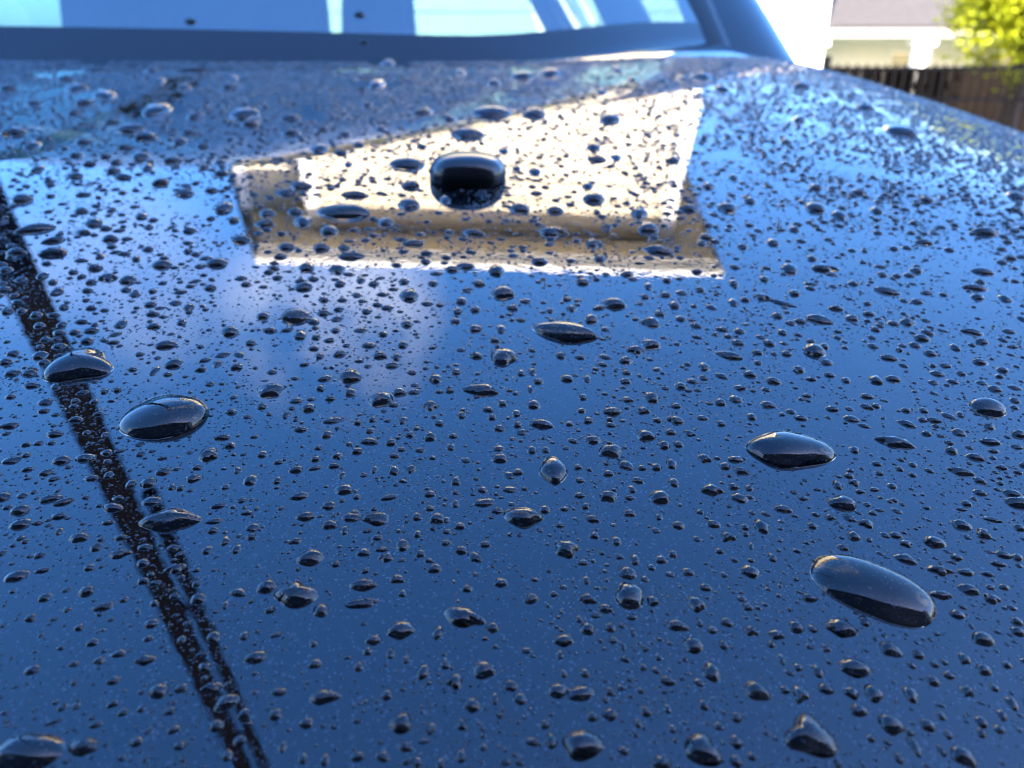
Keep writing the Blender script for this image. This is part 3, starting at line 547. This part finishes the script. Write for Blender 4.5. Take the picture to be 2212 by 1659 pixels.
(1000,2250): "345,160,320,240,25 935,75,225,110,0 900,240,275,110,-35 565,295,135,130,-15 1245,465,235,160,-10 1015,555,135,90,0 970,650,95,75,0 1800,355,290,290,150 1575,490,90,130,15 1440,830,100,155,30 1165,665,80,105,-10 885,785,90,90,-5 2050,445,110,90,0 1985,815,175,155,-10 1710,910,135,130,5 1870,1115,135,130,5 570,1045,230,140,-10 1255,1270,195,190,-15 1510,1320,90,100,0 1775,1285,90,100,0 440,1270,130,120,-30 890,1560,130,100,-20 165,1195,110,130,-30 1130,1030,95,100,-10 1630,765,85,85,0 115,295,95,65,0 1830,108,90,70,0 1265,150,75,65,0 2120,55,120,90,-10 2065,1060,70,110,-10 595,1590,85,100,0 1400,1610,85,90,0 1770,1555,95,110,0 235,1475,80,90,0 405,1580,80,90,0 1295,720,65,70,0 2105,1205,80,55,0 500,585,70,60,0 1600,1620,75,90,0",
(2000,2250): "1000,165,245,250,20 660,200,150,100,10 165,195,145,95,-10 1585,240,150,140,5 1670,100,115,80,15 1220,215,115,85,0 1040,355,105,60,-5 660,455,125,120,-15 845,445,100,85,-5 445,555,175,115,-10 870,550,80,80,5 1580,600,160,135,10 1725,465,95,75,5 2060,475,115,95,10 1820,595,90,80,5 2040,270,90,80,15 1730,830,140,155,0 1345,905,150,105,25 2115,995,200,200,40 390,990,170,165,-50 595,1455,330,260,5 1620,1500,300,265,5 335,1425,100,130,0 285,1285,90,85,-10 855,1195,125,120,-20 695,1215,105,95,5 1150,1170,105,90,0 1660,1115,90,110,15 1940,1435,120,130,20 1935,1600,110,120,10 1295,1615,160,120,0 1930,1225,100,85,0 1385,1320,75,80,5 630,840,85,80,0 1625,405,65,75,0 645,35,70,75,0 965,1510,100,80,5 1085,1275,75,75,0 360,155,75,55,0 580,375,65,70,0 1150,625,75,65,5 2075,1560,90,90,20 1270,705,65,55,0 125,645,95,55,0 420,680,65,80,0 445,845,70,70,0 955,605,55,80,0 1045,485,60,75,0 1135,790,75,60,0 1110,990,70,60,0 810,1070,65,60,0 1345,1145,65,90,5",
(3000,2250): "355,185,130,100,25 240,440,130,120,20 70,505,130,95,15 385,455,80,75,5 620,445,260,205,70 835,390,85,95,0 1495,160,195,95,20 1930,195,140,90,10 1630,330,140,90,15 1840,540,175,115,0 2160,480,130,110,40 755,790,265,190,35 435,825,95,105,5 910,1015,145,140,5 1230,1020,125,130,10 725,1010,120,115,20 275,1020,135,170,40 505,975,125,95,5 140,985,90,80,10 345,1380,400,380,80 1045,1280,190,170,10 1425,905,125,110,25 1305,680,105,80,0 1695,715,110,115,30 1855,805,135,140,50 1725,995,120,120,35 1370,1285,140,140,50 1260,1470,90,150,-5 2110,1100,100,120,15 2020,1200,90,115,25 1845,1260,100,100,5 1490,1205,85,85,10 500,625,80,80,10 115,720,60,95,5 260,790,80,90,20 2060,765,95,85,25 2035,95,100,65,15 1845,1355,90,90,10 1130,1575,85,90,0 890,1405,85,75,10 2000,1325,95,90,15 1225,1350,85,75,10 30,590,75,70,5 1550,1370,85,85,10 360,610,80,60,15 1950,965,85,75,15 1520,745,75,60,10 1440,765,80,60,5 1560,860,110,85,30 1500,1510,75,90,0 600,1620,80,80,10",
(0,150): "1350,605,230,110,0 900,475,210,105,-15 1120,780,240,85,-10 675,420,165,70,0 720,550,170,60,-5 120,800,220,70,0 290,555,130,50,0 640,640,125,50,-5 970,715,150,45,0 1265,845,200,65,0 1690,670,150,60,0 1555,885,130,60,-5 1215,1015,150,75,0 290,920,120,65,0 720,890,150,45,0 1080,935,170,50,0 1490,1050,180,65,-10 980,1140,130,55,0 650,1185,160,50,0 1060,1195,165,50,0 1270,1115,110,65,0 1400,1240,140,65,0 1600,1335,160,65,0 1910,1065,100,55,0 1915,1160,125,50,0 330,1125,95,60,0 1980,415,150,50,0 830,265,250,35,0 570,345,150,40,0 1390,355,110,60,0 1600,415,110,55,0 2010,325,90,65,0 1320,265,120,45,0 655,1005,110,50,0 905,1015,110,40,0 1000,1065,110,50,0 770,1080,115,45,0 1630,810,125,50,0 2110,645,250,95,0 2150,735,150,50,0 1755,925,120,50,0 1765,1110,95,45,0 1830,1310,130,45,0 80,425,150,45,0 1660,265,270,40,0",
(1000,150): "1035,370,165,105,0 2040,635,320,95,5 1145,200,150,60,0 540,950,140,75,0 305,810,160,55,0 300,685,175,50,0 1300,1080,290,115,25 1835,820,260,100,15 850,1335,230,85,0 390,1270,180,70,0 1345,1265,155,75,0 265,1330,165,60,0 1070,775,100,50,0 960,570,100,45,0 1670,690,115,50,0 2055,380,130,50,0 1770,285,100,50,0 730,985,120,45,0 890,915,100,45,0 770,825,110,45,0 580,780,110,45,0 1440,930,95,40,0 800,1085,80,55,0 2145,970,90,55,0 1450,630,90,80,20",
(2000,150): "190,645,195,70,0 840,690,180,80,0 330,295,190,60,0 90,320,190,60,0 705,935,120,60,0 730,1040,175,65,15 655,1275,100,60,0 895,1025,95,60,0 200,1150,110,65,0 40,1120,80,50,0 205,1335,115,40,0 900,265,100,45,0 1030,350,80,45,0 770,460,95,45,0 1630,325,130,55,0 1810,430,95,50,0 1385,1050,130,50,0 1700,1275,110,65,15 1910,1200,85,50,5 1465,340,80,45,0 1300,360,100,40,0",
(3000,150): "265,700,110,60,10 155,890,90,45,0 1140,800,150,70,0 790,1325,130,60,10 410,1285,130,60,10 2140,1360,110,60,0 850,600,90,40,0 300,410,100,40,0",
}
A = []
for (ox, oy), s in DR.items():
    for e in s.split():
        tx, ty, ww, hh, dy = map(float, e.split(','))
        A.append((ox*.553+tx*.25, oy*.553+ty*.25, ww*.25, hh*.25, dy*.25))
A = np.array(A)
keep = np.ones(len(A), bool)                      # drop double entries along shared picture edges
for i in range(len(A)):
    for j in range(i):
        if keep[j] and abs(A[i, 0]-A[j, 0]) < 8 and abs(A[i, 1]-A[j, 1]) < 6: keep[i] = False
A = A[keep]
APER = cd.lens/cd.dof.aperture_fstop/1000.0; DF = cd.dof.focus_distance
def cap_h(a, b, k=0.64):
    m = np.minimum(a, b); return 0.0042*np.tanh(k*m/0.0042)
def solve_drops(A):
    X, Y0, w_, h_, dy = A.T
    P, t, ok = hit(X, np.minimum(Y0+h_*.25, PH*1.3))
    blur = APER*np.abs(1/np.maximum(t, .05)-1/DF)*FPX
    w_ = np.maximum(w_-0.18*blur, w_*.7)*1.12; h_ = np.maximum(h_-0.12*blur, h_*.7)*1.06
    n = hood_n(P[:, 0], P[:, 1]); d = ray(X, Y0); d /= np.linalg.norm(d, axis=1, keepdims=True)
    sg = np.clip(-(d*n).sum(1), 0.06, 1); cg = np.sqrt(1-sg*sg); s = FPX/t
    hv = np.maximum(h_-0.85*np.abs(dy), 0.38*h_)
    a = w_/2/s
    lo = np.full(len(A), 1e-5); hi = np.full(len(A), 0.02)
    for _ in range(40):
        b = (lo+hi)/2; H = cap_h(a, b); f = (b*sg+np.sqrt(b*b*sg*sg+H*H*cg*cg*.8))*s
        hi = np.where(f > hv, b, hi); lo = np.where(f > hv, lo, b)
    b = np.clip(b, 0.28*a, 2.2*a)
    Yc = Y0+hv/2-b*sg*s
    P1, _, o1 = hit(X-w_/2, Yc-dy/2); P2, _, o2 = hit(X+w_/2, Yc+dy/2); Pc, tc_, o3 = hit(X, Yc)
    return Pc, P1, P2, b, tc_, ok & o1 & o2 & o3, w_*h_
Pc, P1, P2, Bm, Tc, OKD, AREA = solve_drops(A)
mj = (P2-P1)/2; Am = np.linalg.norm(mj, axis=1)
OKD &= (Am < 0.035) & (Pc[:, 1] < y_edge(Pc[:, 0])-0.012)
# keep clear of the nozzle
OKD &= np.hypot(Pc[:, 0]-nzp[0], Pc[:, 1]-nzp[1]-0.004) > 0.0135
A, Pc, mj, Am, Bm, Tc, AREA = [q[OKD] for q in (A, Pc, mj, Am, Bm, Tc, AREA)]
NRM = hood_n(Pc[:, 0], Pc[:, 1]); MJ = mj/Am[:, None]; MJ = MJ - NRM*(MJ*NRM).sum(1)[:, None]; MJ /= np.linalg.norm(MJ, axis=1)[:, None]
MN = np.cross(NRM, MJ)
order = np.argsort(-AREA)
IND = set(order[:300].tolist())
def outline(theta, q, seed, wob, egg):
    c = np.cos(theta); s = np.sin(theta)
    r = (np.abs(c)**q+np.abs(s)**q)**(-1/q)
    g = np.random.default_rng(seed); ph = g.uniform(0, 6.28, 4); am = g.normal(0, 1, 4)*np.array([.5, .7, .6, .4])*wob
    r = r*(1+egg*c+sum(am[k]*np.cos((k+2)*theta+ph[k]) for k in range(4)))
    return c*r, s*r
def prof_z(r, eta):
    """spherical-cap profile, height 1 at the middle; eta = height over half-width"""
    Rc = (1+eta*eta)/(2*eta); return max(0.0, (math.sqrt(max(Rc*Rc-r*r, 0))-(Rc-eta))/eta)
def dome(a, b, H, q, seed, wob, egg, seg, ring, eta=0.62, closed=True):
    th = np.arange(seg)*2*np.pi/seg; ox_, oy_ = outline(th, q, seed, wob, egg)
    rr = np.sin(np.linspace(0, 1, ring+1)[1:]*np.pi/2)
    vt = [(0, 0, H)]; g = np.random.default_rng(seed+77); lx, ly = g.normal(0, .07, 2)
    for r in rr:
        z = H*prof_z(r, eta)
        k = (1-r*r)
        vt += [(a*(ox_[i]*r+lx*k), b*(oy_[i]*r+ly*k), z) for i in range(seg)]
    zb = 0.03*H
    vt += [(a*ox_[i]*.995, b*oy_[i]*.995, zb) for i in range(seg)]       # foot: wetted paint, a hair above the dry surface
    vt[0] = (a*lx, b*ly, H); o_ = 1+(ring-1)*seg
    for i in range(seg): vt[o_+i] = (vt[o_+i][0], vt[o_+i][1], -0.02*H-1e-5)
    fc = [(0, 1+i, 1+(i+1) % seg) for i in range(seg)]
    for k in range(ring):
        o0 = 1+k*seg; o1 = o0+seg
        fc += [(o0+i, o1+i, o1+(i+1) % seg, o0+(i+1) % seg) for i in range(seg)]
    fc.append(tuple(range(1+ring*seg, 1+ring*seg+seg))[::-1])
    return np.array(vt), fc
def shape_par(i):
    g = np.random.default_rng(900+i); el = Am[i]/Bm[i]; big = Am[i] > 0.0045
    q = g.uniform(1.42, 1.72) if el > 1.25 else g.uniform(1.6, 2.1)
    wob = g.uniform(.02, .13) if not big else g.uniform(.03, .08)
    return q, 1000+i, wob, g.normal(0, .08)
SPECIAL = {}
def nearest(ox, oy, tx, ty):
    return int(np.argmin(np.hypot(A[:, 0]-(ox*.553+tx*.25), A[:, 1]-(oy*.553+ty*.25))))
SPECIAL[nearest(3000, 1500, 925, 1774)] = (2.6, 5, .02, -.06)
SPECIAL[nearest(0, 750, 680, 1495)] = (2.3, 23, .10, .04)
SPECIAL[nearest(3000, 1500, 182, 555)] = (1.75, 21, .05, .03)
SPECIAL[nearest(0, 1500, 1415, 275)] = (1.8, 31, .05, .0)
SPECIAL[nearest(2000, 750, 455, 1200)] = (1.55, 8, .03, .0)
stuffV, stuffF, noff, footF = [], [], 0, []
def add_stuff(v, f, c, e1, e2, e3):
    global noff
    p = c + v[:, 0:1]*e1 + v[:, 1:2]*e2 + v[:, 2:3]*e3
    stuffV.append(p); stuffF.extend([tuple(k+noff for k in q) for q in f]); footF.append(len(stuffF)-1); noff += len(p)
drops = {}
for i in range(len(A)):
    q, sd, wob, egg = SPECIAL.get(i, shape_par(i))
    H = float(cap_h(Am[i], Bm[i]))
    if i in IND:
        px = Am[i]*2*FPX/Tc[i]
        seg, ring = (44, 12) if px > 55 else ((28, 8) if px > 25 else (20, 6))
        v, f = dome(Am[i], Bm[i], H, q, sd, wob, egg, seg, ring, eta=0.62 if Bm[i] < .003 else 0.85)
        me = bpy.data.meshes.new('water_drop'); me.from_pydata(v.tolist(), [], f); me.update(); me.shade_smooth(); me.materials.append(M['water']); me.materials.append(M['wet']); me.polygons[len(f)-1].material_index = 1
        o = bpy.data.objects.new('water_drop', me); link(o)
        mw = Matrix((Vector(MJ[i]), Vector(MN[i]), Vector(NRM[i]))).transposed().to_4x4(); mw.translation = Vector(Pc[i]); o.matrix_world = mw
        drops[i] = o
    else:
        v, f = dome(Am[i], Bm[i], H, q, sd, wob, egg, 16, 5, closed=False)
        add_stuff(v, f, Pc[i], MJ[i], MN[i], NRM[i])

# ---- fine droplets between them
cell = 0.004; hashg = {}
def put(x, y, r):
    k0, k1 = int((x-r)//cell), int((x+r)//cell); m0, m1 = int((y-r)//cell), int((y+r)//cell)
    for k in range(k0, k1+1):
        for m in range(m0, m1+1): hashg.setdefault((k, m), []).append((x, y, r))
def free(x, y, r):
    for (a, b, c) in hashg.get((int(x//cell), int(y//cell)), ()):
        if (a-x)**2+(b-y)**2 < (c+r*1.15)**2: return False
    return True
for i in range(len(A)):
    nseg = max(1, int(round(Am[i]/Bm[i])))
    for k in range(nseg):                              # a chain of discs covers an elongated drop
        f = 0 if nseg == 1 else (k/(nseg-1)*2-1)*(1-Bm[i]/Am[i])
        put(Pc[i, 0]+MJ[i, 0]*Am[i]*f, Pc[i, 1]+MJ[i, 1]*Am[i]*f, max(Bm[i], .5*min(Am[i], Bm[i]))*1.03)
put(nzp[0], nzp[1]+.004, .0125)
NA, NB, NR, NF = 250000, 100000, 110000, 260000   # whole sheet, near the viewer, right shoulder, far end
NC = NA+NB+NR+NF
cx = np.concatenate([rng.uniform(-0.50, 0.345, NA), rng.uniform(-0.19, 0.19, NB), rng.uniform(0.10, 0.345, NR), rng.uniform(-0.50, 0.345, NF)])
cyy = np.concatenate([rng.uniform(0.04, 0.76, NA), rng.uniform(0.05, 0.27, NB), rng.uniform(0.24, 0.80, NR), rng.uniform(0.27, 0.78, NF)])
cdm = np.where(np.arange(NC) < NA+NB, 0.00025, 0.00042)*rng.uniform(0, 1, NC)**(-1/2.0); cdm = np.minimum(cdm, 0.0030)
Pz = hood_z(cx, cyy); rel = np.stack([cx, cyy, Pz], -1)-CAM
dep = rel[:, 1]*math.cos(PITCH)-rel[:, 2]*math.sin(PITCH); up = rel[:, 1]*math.sin(PITCH)+rel[:, 2]*math.cos(PITCH)
pxx = PW/2+rel[:, 0]/dep*FPX; pyy = PH/2-up/dep*FPX
sel = (dep > .05) & (pxx > -30) & (pxx < PW+30) & (pyy < PH+40) & (cyy < y_edge(cx)-0.006) & (cdm/dep*FPX > np.where(dep > .3, 1.9, 2.6))
dens = np.array([noise.noise((x*60, y*60, 1.7)) for x, y in zip(cx[sel], cyy[sel])])
idx = np.nonzero(sel)[0][rng.uniform(0, 1, sel.sum()) < 0.60+0.8*dens]
idx = idx[np.argsort(-cdm[idx])]
TEMPL = {}
for k in range(10):
    TEMPL[('t', k)] = dome(1, 1, 1, 1.8, 3000+k, .08, .05, 6, 1, closed=False)
    TEMPL[('s', k)] = dome(1, 1, 1, 1.65, 4000+k, .08, .05, 8, 2, closed=False)
    TEMPL[('m', k)] = dome(1, 1, 1, 1.6 if k % 2 else 1.9, 5000+k, .08, .06, 14, 4, closed=False)
NN = hood_n(cx[idx], cyy[idx]); ng = np.random.default_rng(3); count = 0
for n_, j in zip(NN, idx):
    x, y, r = cx[j], cyy[j], cdm[j]/2
    if not free(x, y, r): continue
    put(x, y, r)
    px = 2*r/dep[j]*FPX
    v, f = TEMPL[('m' if px > 7.5 else ('s' if px > 4 else 't'), int(ng.integers(10)))]
    lean = (pxx[j]/PW-.42)*-0.95 + ng.normal(0, .25)           # drops lean with the run-off
    e1 = np.array([math.cos(lean), math.sin(lean), 0]); e1 = e1-n_*e1.dot(n_); e1 /= np.linalg.norm(e1); e2 = np.cross(n_, e1)
    el = 1.12+abs(ng.normal(0, .35)); a = r*math.sqrt(el); b = r/math.sqrt(el)
    H = float(cap_h(a, b, ng.uniform(.5, .72)))
    add_stuff(v*np.array([a, b, H]), f, np.array([x, y, Pz[j]]), e1, e2, n_); count += 1
# a few beads on the lower windscreen
for k in range(46):
    q = ng.uniform(-0.42, 0.55); v_ = ng.uniform(0.01, 0.17)
    p = ws(q, v_); e1 = ws(q+.01, v_)-ws(q-.01, v_); e1 /= np.linalg.norm(e1); e2 = ws(q, v_+.01)-ws(q, v_); e2 /= np.linalg.norm(e2); e3 = np.cross(e1, e2)
    r = ng.uniform(.0012, .0045); v, f = TEMPL[('m', k % 10)]
    add_stuff(v*np.array([r*1.2, r, r*.55]), f, p, e1, e2, e3)
fine = mesh_obj('fine_droplets', np.concatenate(stuffV), stuffF, M['water'], None, smooth=True)
fine.data.materials.append(M['wet']); mi = np.zeros(len(stuffF), np.int32); mi[footF] = 1; fine.data.polygons.foreach_set('material_index', mi)
tag(fine, 'countless fine water droplets covering the dark hood', 'droplets', kind='stuff')
print('droplets', count, 'individual', len(drops), 'verts', noff)

# ---- labels: the striking drops by their look, the others by the striking drop they lie next to
LM = [
 (0,1500,1415,275, 'largest rounded drop right of the black streak, with a thin dark line mirrored in it', 'the largest rounded drop'),
 (0,750,680,1495, 'jagged wide drop lying across the black streak', 'the jagged drop on the black streak'),
 (0,1500,1480,1170, 'almond-shaped drop at the start of the second, thinner black streak', 'the almond drop on the thin streak'),
 (2000,750,455,1200, 'long spindle drop with a bright upper edge below the house reflection', 'the long bright-edged spindle drop'),
 (3000,1500,925,1774, 'longest drop of all, a tilted capsule with a cream glint at its upper end', 'the tilted capsule drop'),
 (3000,1500,182,555, 'broad domed drop with a pointed lower corner above the tilted capsule drop', 'the broad domed drop'),
 (2000,1500,360,740, 'big round bead at the middle of the hood', 'the big round bead'),
 (0,2250,200,1520, 'large out-of-focus drop cut by the lower left corner of the photo', 'the corner drop'),
 (1000,750,735,165, 'dark spindle drop at the shaded eave of the mirrored house', 'the dark spindle at the mirrored eave'),
 (3000,2250,345,1380, 'large blurred teardrop below the tilted capsule drop', 'the large blurred teardrop'),
 (2000,2250,595,1455, 'blurred wide drop at the bottom middle, left of its round twin', 'the left bottom twin drop'),
 (2000,2250,1620,1500, 'blurred round drop at the bottom middle, right of its wide twin', 'the right bottom twin drop'),
 (1000,2250,1800,355, 'bean-shaped drop sloping down to the right', 'the bean-shaped drop'),
 (1000,2250,345,160, 'fan-shaped drop with a blunt left side and pointed right tip', 'the fan-shaped drop'),
 (3000,1500,1905,200, 'leaf-shaped drop tilted toward the right edge of the hood', 'the leaf-shaped drop'),
 (3000,1500,655,1025, 'plump lens drop between the broad domed drop and the tilted capsule', 'the plump lens drop'),
 (2000,2250,1000,165, 'plump drop with a small side point, above the bottom twin drops', 'the plump side-pointed drop'),
 (1000,750,335,1070, 'wide oval drop under the pale cloud reflection', 'the cloud-side oval drop'),
 (1000,750,2130,1420, 'stout dark oval drop straight below the long spindle drop', 'the stout oval drop'),
 (1000,150,1300,1080, 'dark drop just left of the washer nozzle', 'the drop beside the washer nozzle'),
 (0,150,1350,605, 'largest blurred drop on the blue windscreen reflection at upper left', 'the large upper-left drop'),
 (3000,750,1890,340, 'dark spindle drop alone at the upper right of the hood', 'the upper-right spindle drop'),
 (0,750,470,515, 'longer of the stacked flat drops on the upper black streak', 'the stacked flat drops'),
 (1000,150,2040,635, 'flat wide drop behind the washer nozzle on the bright reflection', 'the flat drop behind the nozzle'),
 (0,2250,1375,990, 'blurred round drop beside the lower black streak', 'the blurred streak-side drop'),
 (1000,1500,1045,1165, 'wide oval drop left of centre near the bean-shaped drop', 'the wide centre-left oval drop'),
]
names = {}
for ox, oy, tx, ty, lab, phrase in LM:
    i = nearest(ox, oy, tx, ty)
    if i in drops and i not in names: names[i] = (lab, phrase)
ORD = ['nearest', 'second nearest', 'third nearest', 'fourth nearest', 'fifth nearest', 'sixth nearest', 'seventh nearest', 'eighth nearest', 'ninth nearest', 'tenth nearest', 'eleventh nearest', 'twelfth nearest', 'thirteenth nearest', 'fourteenth nearest', 'fifteenth nearest', 'sixteenth nearest']
bins = {}
lk = list(names)
for i in drops:
    if i in names: continue
    dd = [math.hypot(A[i, 0]-A[l, 0], A[i, 1]-A[l, 1]) for l in lk]; l = lk[int(np.argmin(dd))]
    dx, dy = A[i, 0]-A[l, 0], A[i, 1]-A[l, 1]
    side = ('right of' if dx > 0 else 'left of') if abs(dx) > 1.2*abs(dy) else ('in front of' if dy > 0 else 'behind')
    bins.setdefault((l, side), []).append((min(dd), i))
for i, (lab, ph_) in names.items():
    tag(drops[i], lab, 'water drop', 'large water drops on the hood')
for (l, side), lst in bins.items():
    for k, (d_, i) in enumerate(sorted(lst)):
        el = Am[i]/Bm[i]; kind = 'slender' if el > 2.2 else ('oval' if el > 1.35 else 'round')
        tag(drops[i], f"{ORD[min(k, 15)]} mid-sized bead {side} {names[l][1]}, {kind} outline", 'water drop', 'mid-sized water beads on the hood')
